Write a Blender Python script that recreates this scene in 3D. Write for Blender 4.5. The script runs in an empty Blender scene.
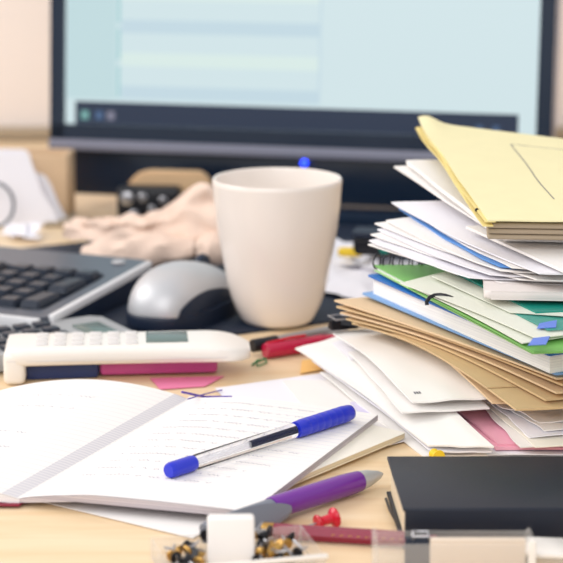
import bpy, bmesh, math, random
from mathutils import Vector, Matrix, noise
random.seed(7)
R = math.radians
scn = bpy.context.scene
COL = scn.collection

# ------------------------------------------------------------ camera, world, lights, exposure
CH, CF, CP = .345, 2000.0, R(12.7)
cam_d = bpy.data.cameras.new('camera'); cam = bpy.data.objects.new('camera', cam_d); COL.objects.link(cam)
cam.location = (0, 0, CH); cam.rotation_euler = (R(90) - CP, 0, 0)
cam_d.sensor_width = 36; cam_d.lens = 36 * CF / 563
cam_d.clip_start = .05; cam_d.clip_end = 30
cam_d.dof.use_dof = True; cam_d.dof.focus_distance = 1.13; cam_d.dof.aperture_fstop = 10.5
scn.camera = cam
w = bpy.data.worlds.new('world'); scn.world = w; w.use_nodes = True
w.node_tree.nodes['Background'].inputs[0].default_value = (.97, .97, 1.0, 1)
w.node_tree.nodes['Background'].inputs[1].default_value = .74
def area(name, loc, target, sx, sy, power, col):
    d = bpy.data.lights.new(name, 'AREA'); d.shape = 'RECTANGLE'; d.size = sx; d.size_y = sy
    d.energy = power; d.color = col
    o = bpy.data.objects.new(name, d); COL.objects.link(o); o.location = loc
    o.rotation_euler = (Vector(target) - Vector(loc)).to_track_quat('-Z', 'Y').to_euler()
area('window_light', (-1.9, 1.5, 1.5), (0, 1.2, 0), 1.6, 1.3, 27, (1, .97, .94))
area('front_fill', (-.5, -.9, 1.5), (.05, 1.4, 0), 2.0, 1.6, 24, (1, .975, .95))  # fill added behind the camera to brighten upright faces, no real ceiling lamp
scn.view_settings.view_transform = 'Standard'; scn.view_settings.look = 'None'
scn.view_settings.gamma = 1; scn.view_settings.use_curve_mapping = False
scn.view_settings.exposure = .14

# ------------------------------------------------------------ helpers
def at(u, v, z=0.0):
    dx = (u - 281.5) / CF; dy = -(v - 281.5) / CF
    d = Vector((dx, math.cos(CP) + dy * math.sin(CP), -math.sin(CP) + dy * math.cos(CP)))
    return Vector((0, 0, CH)) + d * ((z - CH) / d.z)
def lin(c):
    return tuple(((x / 255) / 12.92 if x / 255 <= .04045 else ((x / 255 + .055) / 1.055) ** 2.4) for x in c)
def mat(name, c, rough=.6, metal=0, trans=0, alpha=1, emit=0, bump=0, bscale=60, vary=0, coat=0, ior=1.45):
    m = bpy.data.materials.new(name); m.use_nodes = True
    nt = m.node_tree; b = nt.nodes['Principled BSDF']
    L = (*lin(c), 1)
    b.inputs['Base Color'].default_value = L; b.inputs['Roughness'].default_value = rough
    b.inputs['Metallic'].default_value = metal; b.inputs['Transmission Weight'].default_value = trans
    b.inputs['Alpha'].default_value = alpha; b.inputs['IOR'].default_value = ior
    b.inputs['Coat Weight'].default_value = coat
    if emit:
        b.inputs['Emission Color'].default_value = L; b.inputs['Emission Strength'].default_value = emit
        b.inputs['Base Color'].default_value = (.01, .01, .01, 1)
    tc = nt.nodes.new('ShaderNodeTexCoord'); n = nt.nodes.new('ShaderNodeTexNoise')
    n.inputs['Scale'].default_value = bscale; n.inputs['Detail'].default_value = 4
    nt.links.new(tc.outputs['Object'], n.inputs['Vector'])
    if vary:
        mx = nt.nodes.new('ShaderNodeMix'); mx.data_type = 'RGBA'
        mx.inputs[6].default_value = tuple(x * (1 - vary) for x in L[:3]) + (1,)
        mx.inputs[7].default_value = tuple(min(1, x * (1 + vary)) for x in L[:3]) + (1,)
        nt.links.new(n.outputs['Fac'], mx.inputs[0]); nt.links.new(mx.outputs[2], b.inputs['Base Color'])
    if bump:
        bp = nt.nodes.new('ShaderNodeBump'); bp.inputs['Strength'].default_value = bump
        bp.inputs['Distance'].default_value = .002
        nt.links.new(n.outputs['Fac'], bp.inputs['Height']); nt.links.new(bp.outputs['Normal'], b.inputs['Normal'])
    return m
def world_m(o):
    m = o.matrix_basis.copy()
    return world_m(o.parent) @ m if o.parent else m
def tag(o, label=None, cat=None, group=None, kind=None):
    if label: o['label'] = label
    if cat: o['category'] = cat
    if group: o['group'] = group
    if kind: o['kind'] = kind
    return o
def thing(name, label, cat, loc=(0, 0, 0), rz=0, group=None):
    o = bpy.data.objects.new(name, None); COL.objects.link(o)
    o.empty_display_size = .01
    o.location = loc; o.rotation_euler = (0, 0, rz)
    return tag(o, label, cat, group)
def obj(name, bm, m, parent=None, label=None, cat=None, group=None, kind=None, smooth=True, local=False):
    """bm in world coordinates (or the parent's own frame if local)"""
    bmesh.ops.recalc_face_normals(bm, faces=bm.faces)
    me = bpy.data.meshes.new(name)
    o = bpy.data.objects.new(name, me); COL.objects.link(o)
    if parent:
        o.parent = parent
        if not local: bmesh.ops.transform(bm, matrix=world_m(parent).inverted(), verts=bm.verts)
    xs = [v.co for v in bm.verts]
    c = Vector(((min(p.x for p in xs) + max(p.x for p in xs)) / 2, (min(p.y for p in xs) + max(p.y for p in xs)) / 2, min(p.z for p in xs)))
    for v in bm.verts: v.co -= c
    o.location = c
    if smooth:
        for f in bm.faces: f.smooth = True
        for e in bm.edges:
            if len(e.link_faces) == 2 and e.calc_face_angle(0) > R(38): e.smooth = False
    bm.to_mesh(me); bm.free(); me.materials.append(m)
    return tag(o, label, cat, group, kind)
def copy_tree(o, parent=None):
    c = o.copy(); COL.objects.link(c); c.parent = parent
    for ch in [x for x in COL.objects if x.parent == o]: copy_tree(ch, c)
    return c
def new(): return bmesh.new()
def box(bm, x0, x1, y0, y1, z0, z1, bev=0, seg=2, M=None):
    r = bmesh.ops.create_cube(bm, size=1)
    vs = r['verts']
    for v in vs: v.co = Vector(((x0 + x1) / 2 + v.co.x * (x1 - x0), (y0 + y1) / 2 + v.co.y * (y1 - y0), (z0 + z1) / 2 + v.co.z * (z1 - z0)))
    allv = set(vs)
    if bev:
        es = list({e for v in vs for e in v.link_edges})
        rr = bmesh.ops.bevel(bm, geom=es, offset=bev, segments=seg, affect='EDGES', profile=.5)
        allv = {v for v in bm.verts if v.is_valid and (v in allv or v in set(rr['verts']))}
    if M is not None: bmesh.ops.transform(bm, matrix=M, verts=[v for v in allv if v.is_valid])
    return bm
def prism(bm, pts, z0, z1, bev=0, seg=2):
    """pts: xy outline (counterclockwise), flat slab"""
    a = [bm.verts.new((p[0], p[1], z0)) for p in pts]; b = [bm.verts.new((p[0], p[1], z1)) for p in pts]
    n = len(pts); fs = [bm.faces.new(list(reversed(a))), bm.faces.new(b)]
    for i in range(n): fs.append(bm.faces.new((a[i], a[(i + 1) % n], b[(i + 1) % n], b[i])))
    if bev:
        es = list({e for f in fs[:2] for e in f.edges})
        bmesh.ops.bevel(bm, geom=es, offset=bev, segments=seg, affect='EDGES', profile=.5)
    return bm
def round_poly(pts, r, n=5):
    out = []
    m = len(pts)
    for i in range(m):
        p = Vector(pts[i][:2]); a = Vector(pts[i - 1][:2]); b = Vector(pts[(i + 1) % m][:2])
        da = (a - p).normalized() * r; db = (b - p).normalized() * r
        for k in range(n + 1):
            t = k / n
            out.append(((p + da) * (1 - t) ** 2 + p * 2 * t * (1 - t) + (p + db) * t ** 2))
    return out
def rect(a, b, w):
    """rectangle with edge a->b and width w to the left of a->b (ccw)"""
    a = Vector(a[:2]); b = Vector(b[:2]); d = (b - a).normalized(); n = Vector((-d.y, d.x)) * w
    return [a, b, b + n, a + n]
def inset(pts, d):
    c = sum((Vector(p[:2]) for p in pts), Vector((0, 0))) / len(pts)
    m = len(pts); out = []
    for i in range(m):
        p = Vector(pts[i]); a = (Vector(pts[i - 1]) - p).normalized(); b = (Vector(pts[(i + 1) % m]) - p).normalized()
        out.append(p + (a + b) * d)
    return out
def lathe(bm, prof, M=None, seg=32, cap0=True, cap1=True):
    rings = []
    for r, h in prof:
        ring = []
        for k in range(seg):
            t = 2 * math.pi * k / seg
            ring.append(bm.verts.new((r * math.cos(t), r * math.sin(t), h)))
        rings.append(ring)
    for i in range(len(rings) - 1):
        for k in range(seg):
            bm.faces.new((rings[i][k], rings[i][(k + 1) % seg], rings[i + 1][(k + 1) % seg], rings[i + 1][k]))
    if cap0: bm.faces.new(list(reversed(rings[0])))
    if cap1: bm.faces.new(rings[-1])
    if M is not None: bmesh.ops.transform(bm, matrix=M, verts=[v for r in rings for v in r])
    return bm
def axis_m(a, b):
    a = Vector(a); b = Vector(b)
    q = (b - a).to_track_quat('Z', 'Y')
    return Matrix.Translation(a) @ q.to_matrix().to_4x4()
def tube(bm, pts, r, seg=8, closed=False):
    pts = [Vector(p) for p in pts]; n = len(pts); rings = []
    for i, p in enumerate(pts):
        d = (pts[(i + 1) % n] - pts[i - 1]) if (closed or 0 < i < n - 1) else (pts[1] - pts[0] if i == 0 else pts[-1] - pts[-2])
        q = d.to_track_quat('Z', 'Y')
        rr = r[i] if isinstance(r, (list, tuple)) else r
        rings.append([bm.verts.new(p + q @ Vector((rr * math.cos(2 * math.pi * k / seg), rr * math.sin(2 * math.pi * k / seg), 0))) for k in range(seg)])
    m = n if closed else n - 1
    for i in range(m):
        for k in range(seg):
            bm.faces.new((rings[i][k], rings[i][(k + 1) % seg], rings[(i + 1) % n][(k + 1) % seg], rings[(i + 1) % n][k]))
    if not closed: bm.faces.new(list(reversed(rings[0]))); bm.faces.new(rings[-1])
    return bm
def grid_sheet(f, n=14, m=14, th=.0004):
    """thin solid sheet from f(s,t)->Vector, uv = (s,t)"""
    bm = new(); uv = bm.loops.layers.uv.new('uv')
    top = [[bm.verts.new(f(i / n, j / m)) for j in range(m + 1)] for i in range(n + 1)]
    bot = [[bm.verts.new(top[i][j].co - Vector((0, 0, th))) for j in range(m + 1)] for i in range(n + 1)]
    def face(vs, st):
        fc = bm.faces.new(vs)
        for l, (s, t) in zip(fc.loops, st): l[uv].uv = (s, t)
    for i in range(n):
        for j in range(m):
            st = [(i / n, j / m), ((i + 1) / n, j / m), ((i + 1) / n, (j + 1) / m), (i / n, (j + 1) / m)]
            face((top[i][j], top[i + 1][j], top[i + 1][j + 1], top[i][j + 1]), st)
            face((bot[i][j + 1], bot[i + 1][j + 1], bot[i + 1][j], bot[i][j]), st[::-1])
    for i in range(n):
        for j in (0, m):
            face((top[i][j], top[i + 1][j], bot[i + 1][j], bot[i][j]), [(0, 0)] * 4)
    for j in range(m):
        for i in (0, n):
            face((top[i][j], top[i][j + 1], bot[i][j + 1], bot[i][j]), [(0, 0)] * 4)
    return bm
def quad_f(c4, bulge=0, sag=0, nz=0, seed=0, tip=0, zs=None):
    zs = seed if zs is None else zs
    A, B, C, D = [Vector(c) if isinstance(c, Vector) else at(*c) for c in c4]
    def f(s, t):
        p = (A * (1 - s) + B * s) * (1 - t) + (D * (1 - s) + C * s) * t
        p = p.copy()
        p.z += bulge * math.sin(math.pi * s) + sag * math.sin(math.pi * t)
        p.z += tip * max(0, 1 - s * 4 - t * 2) ** 1.5
        if nz:
            p.z += nz * noise.noise(Vector((s * 3 + zs * 7.3, t * 3, zs)))
            p.x += nz * 1.2 * noise.noise(Vector((s * 4, t * 4 + seed * 3.1, seed + 9)))
        return p
    return f
def sheet(name, c4, m, label, cat='paper', group=None, parent=None, th=.0004, **k):
    return obj(name, grid_sheet(quad_f(c4, **k), th=th), m, parent, label, None if parent else cat, group)

# ------------------------------------------------------------ materials
M = {}
NAVY = (20, 33, 54)
M['wall'] = mat('wall_paint', (240, 230, 224), .9, vary=.03, bscale=8)
M['mat'] = mat('dark_mat', (24, 36, 56), .6, bump=.15, bscale=400)
M['navy_gloss'] = mat('glossy_dark_plastic', (20, 36, 56), .22)
M['navy'] = mat('dark_plastic', NAVY, .45)
M['black'] = mat('black_plastic', (14, 16, 24), .35)
M['silver'] = mat('silver_plastic', (196, 197, 200), .42, metal=.4)
M['steel'] = mat('steel', (176, 176, 180), .28, metal=.9)
M['strip'] = mat('silver_strip', (128, 130, 146), .45, metal=.2)
M['ceramic'] = mat('ceramic', (238, 229, 221), .22, coat=.2)
M['paper'] = mat('white_paper', (240, 236, 233), .75, bump=.05, bscale=150)
M['paper_cool'] = mat('cool_white_paper', (236, 234, 240), .75, bump=.05, bscale=120)
M['paper_warm'] = mat('warm_white_paper', (246, 240, 228), .75, bump=.05, bscale=120)
M['envelope'] = mat('white_envelope', (240, 237, 233), .7, bump=.12, bscale=45)
M['ivory'] = mat('ivory_pages', (238, 225, 198), .8)
M['manila'] = mat('yellow_card', (234, 226, 180), .7, bump=.1, bscale=60, vary=.04)
M['manila_edge'] = mat('yellow_card_edge', (230, 212, 142), .75, vary=.1, bscale=90)
M['kraft'] = mat('kraft_paper', (214, 184, 140), .75, bump=.12, bscale=80, vary=.06)
M['kraft_l'] = mat('light_kraft_paper', (226, 196, 158), .75, bump=.1, bscale=80, vary=.05)
M['taupe'] = mat('grey_brown_paper', (168, 152, 130), .8, bump=.1, bscale=80, vary=.06)
M['green'] = mat('green_card', (122, 186, 96), .5, vary=.05)
M['lgreen'] = mat('pale_green_card', (170, 216, 140), .5)
M['dgreen'] = mat('dark_green_plastic', (74, 140, 92), .4)
M['teal'] = mat('teal_plastic', (22, 138, 122), .35)
M['blue'] = mat('blue_cover', (24, 104, 186), .4)
M['lblue'] = mat('pale_blue_cover', (124, 164, 212), .5)
M['bluepaper'] = mat('blue_paper', (92, 146, 214), .7)
M['tab'] = mat('blue_tab', (104, 134, 220), .5)
M['film'] = mat('milky_film', (238, 240, 226), .35, alpha=.86)
M['pink'] = mat('pink_paper', (232, 130, 168), .7)
M['rose'] = mat('rose_paper', (240, 172, 192), .7, vary=.04)
M['magenta'] = mat('pink_reflection', (200, 84, 150), .35)
M['bluereflection'] = mat('blue_reflection', (46, 62, 112), .45)
M['penblue'] = mat('pen_blue', (26, 44, 196), .35, coat=.3)
M['ink'] = mat('ink', (20, 26, 60), .4)
M['clear'] = mat('clear_plastic', (250, 250, 252), .06, trans=1, ior=1.2)
M['clearbox'] = mat('clear_box_plastic', (240, 236, 230), .15, alpha=.15)
M['purple'] = mat('purple_plastic', (110, 30, 150), .28, coat=.4)
M['purple_m'] = mat('purple_cord', (96, 76, 170), .6)
M['greyclip'] = mat('grey_plastic', (128, 134, 146), .4, metal=.25)
M['maroon'] = mat('maroon_lacquer', (138, 20, 56), .4, coat=.1)
M['wood_tip'] = mat('pencil_wood', (220, 176, 120), .7)
M['gold'] = mat('brass', (190, 150, 84), .3, metal=.9)
M['red'] = mat('red_plastic', (208, 24, 50), .3, coat=.3)
M['crimson'] = mat('crimson_plastic', (186, 22, 66), .3, coat=.3)
M['yellow'] = mat('yellow_plastic', (244, 206, 50), .4)
M['bag'] = mat('crumpled_beige_paper', (230, 205, 188), .8, bump=.35, bscale=60, vary=.05)
M['card'] = mat('cardboard', (214, 184, 150), .85, vary=.05, bscale=30)
M['tan'] = mat('tan_leather', (214, 180, 140), .6, vary=.05)
M['whiteplastic'] = mat('white_plastic', (240, 235, 228), .3, coat=.2)
M['button'] = mat('pale_grey_button', (222, 218, 216), .4)
M['lcd'] = mat('green_grey_display', (92, 112, 108), .25)
M['greycalc'] = mat('grey_calculator_plastic', (168, 170, 172), .4)
M['key'] = mat('key_plastic', (38, 46, 60), .35)
M['frame'] = mat('keyboard_grey', (92, 98, 110), .32, metal=.3)
M['label'] = mat('beige_card', (222, 206, 188), .8)
M['blackcover'] = mat('black_leatherette', (20, 29, 44), .42, bump=.06, bscale=500)
M['screen'] = mat('screen_glow', (204, 223, 227), .3, emit=.92)
M['scr2'] = mat('screen_panel', (188, 214, 218), .3, emit=.92)
M['scr3'] = mat('screen_row', (212, 230, 226), .3, emit=.92)
M['scr4'] = mat('screen_row_dim', (190, 212, 222), .3, emit=.92)
M['task'] = mat('screen_taskbar', (22, 42, 70), .3, emit=.8)
M['icon1'] = mat('icon_green', (120, 176, 172), .3, emit=.8)
M['icon2'] = mat('icon_blue', (70, 100, 140), .3, emit=.8)
M['icon3'] = mat('icon_pink', (130, 130, 150), .3, emit=.8)
M['teal_line'] = mat('screen_text_line', (150, 200, 204), .3, emit=.9)
M['led'] = mat('blue_light', (40, 70, 255), .3, emit=4)
M['writing'] = mat('pencil_writing', (138, 138, 162), .8)
M['print'] = mat('grey_print', (110, 108, 116), .8)
M['leaflet'] = mat('shaded_leaflet_paper', (222, 214, 210), .75)  # white leaflet, the grey shade of its face put into the colour
M['bright'] = mat('bright_silver', (228, 228, 230), .4, metal=.15)
M['floor'] = mat('floor_grey', (150, 140, 130), .8)

def wood():
    m = bpy.data.materials.new('pale_wood'); m.use_nodes = True; nt = m.node_tree; b = nt.nodes['Principled BSDF']
    tc = nt.nodes.new('ShaderNodeTexCoord'); mp = nt.nodes.new('ShaderNodeMapping')
    mp.inputs['Scale'].default_value = (1.5, 14, 1)
    n = nt.nodes.new('ShaderNodeTexNoise'); n.inputs['Scale'].default_value = 6; n.inputs['Detail'].default_value = 6
    n.inputs['Distortion'].default_value = .6
    r = nt.nodes.new('ShaderNodeValToRGB')
    r.color_ramp.elements[0].position = .3; r.color_ramp.elements[0].color = (*lin((226, 195, 152)), 1)
    r.color_ramp.elements[1].position = .7; r.color_ramp.elements[1].color = (*lin((237, 214, 180)), 1)
    nt.links.new(tc.outputs['Object'], mp.inputs[0]); nt.links.new(mp.outputs[0], n.inputs['Vector'])
    nt.links.new(n.outputs['Fac'], r.inputs[0]); nt.links.new(r.outputs[0], b.inputs['Base Color'])
    b.inputs['Roughness'].default_value = .38
    return m
M['wood'] = wood()
def ruled(name, base, line, n, fac=.5, strip=None):
    """page with thin printed lines across uv.y, optional squared strip along uv.x<strip"""
    m = mat(name, base, .75); nt = m.node_tree; b = nt.nodes['Principled BSDF']
    uv = nt.nodes.new('ShaderNodeUVMap'); sp = nt.nodes.new('ShaderNodeSeparateXYZ'); nt.links.new(uv.outputs[0], sp.inputs[0])
    def mth(op, a, bb):
        x = nt.nodes.new('ShaderNodeMath'); x.operation = op
        for i, q in enumerate((a, bb)):
            if isinstance(q, (int, float)): x.inputs[i].default_value = q
            else: nt.links.new(q, x.inputs[i])
        return x.outputs[0]
    fr = mth('FRACT', mth('MULTIPLY', sp.outputs[1], n), 0); ln = mth('LESS_THAN', fr, .12)
    out = mth('MULTIPLY', ln, fac)
    if strip:
        ins = mth('MULTIPLY', mth('LESS_THAN', sp.outputs[0], strip), mth('GREATER_THAN', sp.outputs[0], .012))
        fr2 = mth('GREATER_THAN', mth('FRACT', mth('MULTIPLY', sp.outputs[1], n * 2.0), 0), .5)
        k = mth('MULTIPLY', ins, mth('ADD', .5, mth('MULTIPLY', fr2, .25)))
        out = mth('MAXIMUM', out, k)
    mx = nt.nodes.new('ShaderNodeMix'); mx.data_type = 'RGBA'
    mx.inputs[6].default_value = (*lin(base), 1); mx.inputs[7].default_value = (*lin(line), 1)
    nt.links.new(out, mx.inputs[0]); nt.links.new(mx.outputs[2], b.inputs['Base Color'])
    return m
M['page'] = ruled('ruled_page', (242, 238, 235), (206, 206, 220), 30, .45)
M['page_l'] = ruled('ruled_page_left', (242, 238, 235), (196, 194, 202), 30, .3, .075)
def edges_mat(name, c1, c2, scale):
    m = mat(name, c1, .8); nt = m.node_tree; b = nt.nodes['Principled BSDF']
    tc = nt.nodes.new('ShaderNodeTexCoord'); mp = nt.nodes.new('ShaderNodeMapping'); mp.inputs['Scale'].default_value = (3, 3, scale)
    n = nt.nodes.new('ShaderNodeTexNoise'); n.inputs['Scale'].default_value = 1; n.inputs['Detail'].default_value = 2
    r = nt.nodes.new('ShaderNodeValToRGB'); r.color_ramp.elements[0].position = .42; r.color_ramp.elements[1].position = .58
    r.color_ramp.elements[0].color = (*lin(c2), 1); r.color_ramp.elements[1].color = (*lin(c1), 1)
    nt.links.new(tc.outputs['Object'], mp.inputs[0]); nt.links.new(mp.outputs[0], n.inputs['Vector'])
    nt.links.new(n.outputs['Fac'], r.inputs[0]); nt.links.new(r.outputs[0], b.inputs['Base Color'])
    return m
M['pages'] = edges_mat('page_block', (250, 248, 246), (234, 232, 233), 2200)
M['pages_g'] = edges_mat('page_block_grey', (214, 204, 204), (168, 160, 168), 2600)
M['pages_i'] = edges_mat('page_block_ivory', (238, 224, 196), (216, 198, 166), 2200)

# ------------------------------------------------------------ setting
bm = new(); box(bm, -2.2, 2.2, 2.28, 2.36, -.75, 2.4); obj('wall_back', bm, M['wall'], kind='structure')
bm = new(); box(bm, -2.2, 2.2, -1, 2.28, -.78, -.75); obj('floor', bm, M['floor'], kind='structure')
bm = new(); box(bm, -2.2, 2.2, 2.262, 2.28, .001, .014, .002); obj('gap_shadow_strip', bm, M['taupe'], kind='structure')  # brown strip added for the gap shadow where desk meets wall

desk = thing('desk', 'pale birch wood office desk under all the clutter', 'desk', (0, 1.45, -.75))
bm = new(); box(bm, -1.0, 1.0, .55, 2.262, -.03, 0, .003); obj('desktop', bm, M['wood'], desk)
for sx in (-.93, .93):
    for y in (.65, 2.15):
        bm = new(); box(bm, sx - .03, sx + .03, y - .03, y + .03, -.75, -.03, .004); obj('leg', bm, M['steel'], desk)

# dark desk mat (front edge seen in front of the mug)
a, b = at(246, 334, 0), at(338, 322, 0)
d = (b - a).normalized()
p0 = a - d * .42; p1 = a + d * .34
bm = new(); prism(bm, round_poly(rect(p0, p1, .345), .01), 0, .002, .0006)
obj('desk_mat', bm, M['mat'], None, 'thin dark navy desk mat under keyboard, mouse and cup', 'desk mat')
ZM = .002

# ------------------------------------------------------------ monitor
L0 = Vector((-.2157, 1.844, 0)); mdir = Vector((math.cos(R(13)), -math.sin(R(13)), 0))
mon = thing('monitor', 'wide dark computer monitor with lit pale blue screen', 'monitor', L0 + mdir * .232, -R(13))
W2 = .232
def mp(bm, x0, x1, y0, y1, z0, z1, bev=0, tilt=True):
    box(bm, x0, x1, y0, y1, z0, z1, bev)
    if tilt:
        for v in bm.verts: v.co.y += (v.co.z - .058) * math.tan(R(5))
    return bm
bm = new()
for bx in ((-W2, -W2 + .0135, .066, .37), (W2 - .0135, W2, .066, .37), (-W2, W2, .066, .0795), (-W2, W2, .352, .37)):
    box(bm, bx[0], bx[1], 0, .012, bx[2], bx[3])
for v in bm.verts: v.co.y += (v.co.z - .058) * math.tan(R(5))
obj('bezel', bm, M['navy_gloss'], mon, local=True)
obj('rear_housing', mp(new(), -W2, W2, .012, .045, .058, .37, .004), M['strip'], mon, 'slate grey rear shell', local=True)
obj('strip', mp(new(), -W2, W2, -.004, .012, .0565, .066, .001), M['strip'], mon, 'silver grey trim strip', local=True)
scr = obj('screen', mp(new(), -W2 + .0135, W2 - .0135, .005, .0115, .0795, .352), M['screen'], mon, 'glowing pale blue screen', local=True)
def scr_bit(name, x0, x1, z0, z1, m, dy=.0003, par=None):
    bm = mp(new(), x0, x1, .005 - dy, .005 - dy + .0002, z0, z1)
    bmesh.ops.transform(bm, matrix=world_m(mon), verts=bm.verts)
    return obj(name, bm, m, par or scr)
X = lambda u: -W2 + (u - 50) / 499 * 2 * W2
scr_bit('side_panel', X(66), X(117), .103, .30, M['scr2'])
for k in range(3): scr_bit('text_line', X(118.5 + k * 0), X(121), .105 + k * .034, .134 + k * .034, M['teal_line'])
for k in range(5):
    scr_bit('table_row', X(122), X(322), .104 + k * .030, .116 + k * .030, M['scr4' if k % 2 == 0 else 'scr3'])
scr_bit('table_column', X(322), X(324), .104, .29, M['scr4'])
tb = scr_bit('taskbar', X(75), X(517), .0796, .1005, M['task'])
for u, m in ((85, 'icon1'), (100, 'icon2'), (112, 'icon3')):
    scr_bit('icon', X(u - 4), X(u + 4), .084, .092, M[m], .0006)
for u in (480, 496): scr_bit('icon', X(u - 3), X(u + 3), .085, .09, M['icon2'], .0006)
# lower speaker bar and stand
obj('speaker_bar', mp(new(), X(68), X(470), .01, .03, .012, .0565, .004, False), M['navy_gloss'], mon, local=True)
bm = new(); prism(bm, round_poly([(-.15, -.03), (.17, -.03), (.17, .12), (-.15, .12)], .04, 8), 0, .009, .002)
obj('stand_base', bm, M['navy_gloss'], mon, local=True)
bm = new(); box(bm, -.03, .03, .045, .07, .009, .22, .005); obj('stand_neck', bm, M['navy'], mon, local=True)
bm = new(); lathe(bm, [(.0001, 0), (.003, 0), (.003, .002), (.001, .003), (.0001, .003)], Matrix.Translation((X(311), .0, .052)) @ Matrix.Rotation(R(90), 4, 'X'), 16)
obj('power_light', bm, M['led'], mon, 'glowing blue power light', local=True)

# ------------------------------------------------------------ mug
mugp = at(277.3, 323.5, 0)
prof = [(.0001, 0), (.0225, 0), (.0252, .0015), (.0272, .0045), (.0304, .011), (.0334, .019), (.0359, .029), (.0378, .041), (.0405, .054), (.043, .069), (.0447, .085), (.0458, .1), (.0461, .1025), (.0452, .104), (.0438, .1035), (.0430, .101),
        (.041, .08), (.0385, .058), (.035, .038), (.03, .02), (.023, .009), (.0001, .006)]
bm = new(); lathe(bm, prof, Matrix.Translation((mugp.x, mugp.y, ZM)), 72)
obj('mug', bm, M['ceramic'], None, 'plain white ceramic mug standing before the monitor', 'mug')

# ------------------------------------------------------------ keyboard
ke = Vector((math.cos(R(-23.5)), math.sin(R(-23.5))))
kc = at(46, 323, .014)
kb = thing('keyboard', 'dark computer keyboard with grey frame at left of the mouse', 'keyboard', (kc.x, kc.y, ZM), R(-23.5))
KW, KD = .40, .165
outl = round_poly([(-KW, 0), (0, 0), (0, KD), (-KW, KD)], .012, 6)
def slope(bm, k=.06):
    for v in bm.verts: v.co.z += max(0, v.co.y) * k * (1 if v.co.z > .005 else 0)
    return bm
bm = new(); prism(bm, outl, 0, .012, .003, 3); slope(bm)
obj('body', bm, M['navy'], kb, local=True)
bm = new()
po = round_poly([(-KW + .002, .002), (-.002, .002), (-.002, KD - .002), (-KW + .002, KD - .002)], .011, 6)
pi_ = round_poly([(-KW + .01, .018), (-.014, .018), (-.014, .118), (-KW + .01, .118)], .011, 6)
a = [bm.verts.new((p.x, p.y, .0121)) for p in po]; b = [bm.verts.new((p.x, p.y, .0121)) for p in pi_]
a2 = [bm.verts.new((p.x, p.y, .0142)) for p in po]; b2 = [bm.verts.new((p.x, p.y, .0142)) for p in pi_]
n = len(po)
for i in range(n):
    j = (i + 1) % n
    bm.faces.new((a2[i], a2[j], b2[j], b2[i])); bm.faces.new((a[i], a[j], a2[j], a2[i])); bm.faces.new((b[i], b[j], b2[j], b2[i])); bm.faces.new((a[i], b[i], b[j], a[j]))
slope(bm); obj('frame', bm, M['frame'], kb, 'grey metallic frame', local=True)
bm = new(); box(bm, -.20, -.004, -.0035, .0005, .003, .0150, .001); obj('front_edge', bm, M['bright'], kb, 'silver front edge', local=True)
bm = new(); box(bm, -.0030, .0014, .008, .158, .009, .0152, .001)
for v in bm.verts: v.co.z += v.co.y * .06
obj('side_edge', bm, M['bright'], kb, 'silver right edge', local=True)
def keymesh(w, h):
    bm = new(); r = bmesh.ops.create_cube(bm, size=1)
    for v in bm.verts:
        s = .84 if v.co.z > 0 else 1
        v.co = Vector((v.co.x * w * s, v.co.y * h * s, (v.co.z + .5) * .006))
    bmesh.ops.bevel(bm, geom=list(bm.edges), offset=.0012, segments=2, affect='EDGES')
    return bm
k0 = obj('key', keymesh(.0165, .0165), M['key'], kb, local=True)
kbig = obj('key', keymesh(.0165, .035), M['key'], kb, local=True)
first = True
for r_ in range(5):
    for c in range(8):
        x = -.026 - c * .0185 - (.006 if c > 3 else 0); y = .028 + r_ * .0195
        if c == 0 and r_ in (0, 2): continue
        if c == 0 and r_ in (1, 3):
            src = kbig; y -= .0097
            k = kbig if r_ == 1 else kbig.copy()
        else:
            k = k0 if first else k0.copy(); first = False
        if k.name not in COL.objects: COL.objects.link(k)
        k.parent = kb; k.location = (x, y, .0123 + y * .06)
for k_, (x, y) in enumerate(((-.135, .142), (-.155, .142), (-.175, .142), (-.022, .148))):
    bm = new(); lathe(bm, [(.0001, 0), (.005, 0), (.0055, .001), (.004, .002), (.0001, .0022)], Matrix.Translation((x, y, .0142 + y * .06)), 20)
    obj('round_button', bm, M['silver'], kb, 'round silver button', local=True)

# ------------------------------------------------------------ mouse
mc = at(184, 302, .012)
ms = thing('computer_mouse', 'silver computer mouse with dark side between keyboard and mug', 'mouse', (mc.x, mc.y, ZM), R(-24))
def mouse_bm(zlo, zhi, grow=0):
    bm = new(); bmesh.ops.create_uvsphere(bm, u_segments=48, v_segments=24, radius=1)
    for v in bm.verts:
        x, y, z = v.co
        fy = y
        wdt = .0325 * (1 - .10 * math.cos(fy * 2.2)) + grow
        sx = math.copysign(abs(x) ** .85, x); sy = math.copysign(abs(y) ** .9, y)
        hz = .033 * (1 - .22 * fy - .12 * fy * fy)
        zz = (max(z, 0)) ** .8 * hz if z > 0 else z * .006
        v.co = Vector((sx * wdt, sy * (.056 + grow), .007 + zz))
    return bm
bm = mouse_bm(0, 0); obj('body', bm, M['silver'], ms, local=True)
bm = new(); 
pts = []
for k in range(40):
    t = 2 * math.pi * k / 40; x, y = math.cos(t), math.sin(t)
    pts.append(Vector((math.copysign(abs(x) ** .85, x) * .0335, math.copysign(abs(y) ** .9, y) * .057)))
prism(bm, pts, 0, .012, .003, 3); obj('base', bm, M['navy'], ms, 'dark lower shell', local=True)
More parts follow.
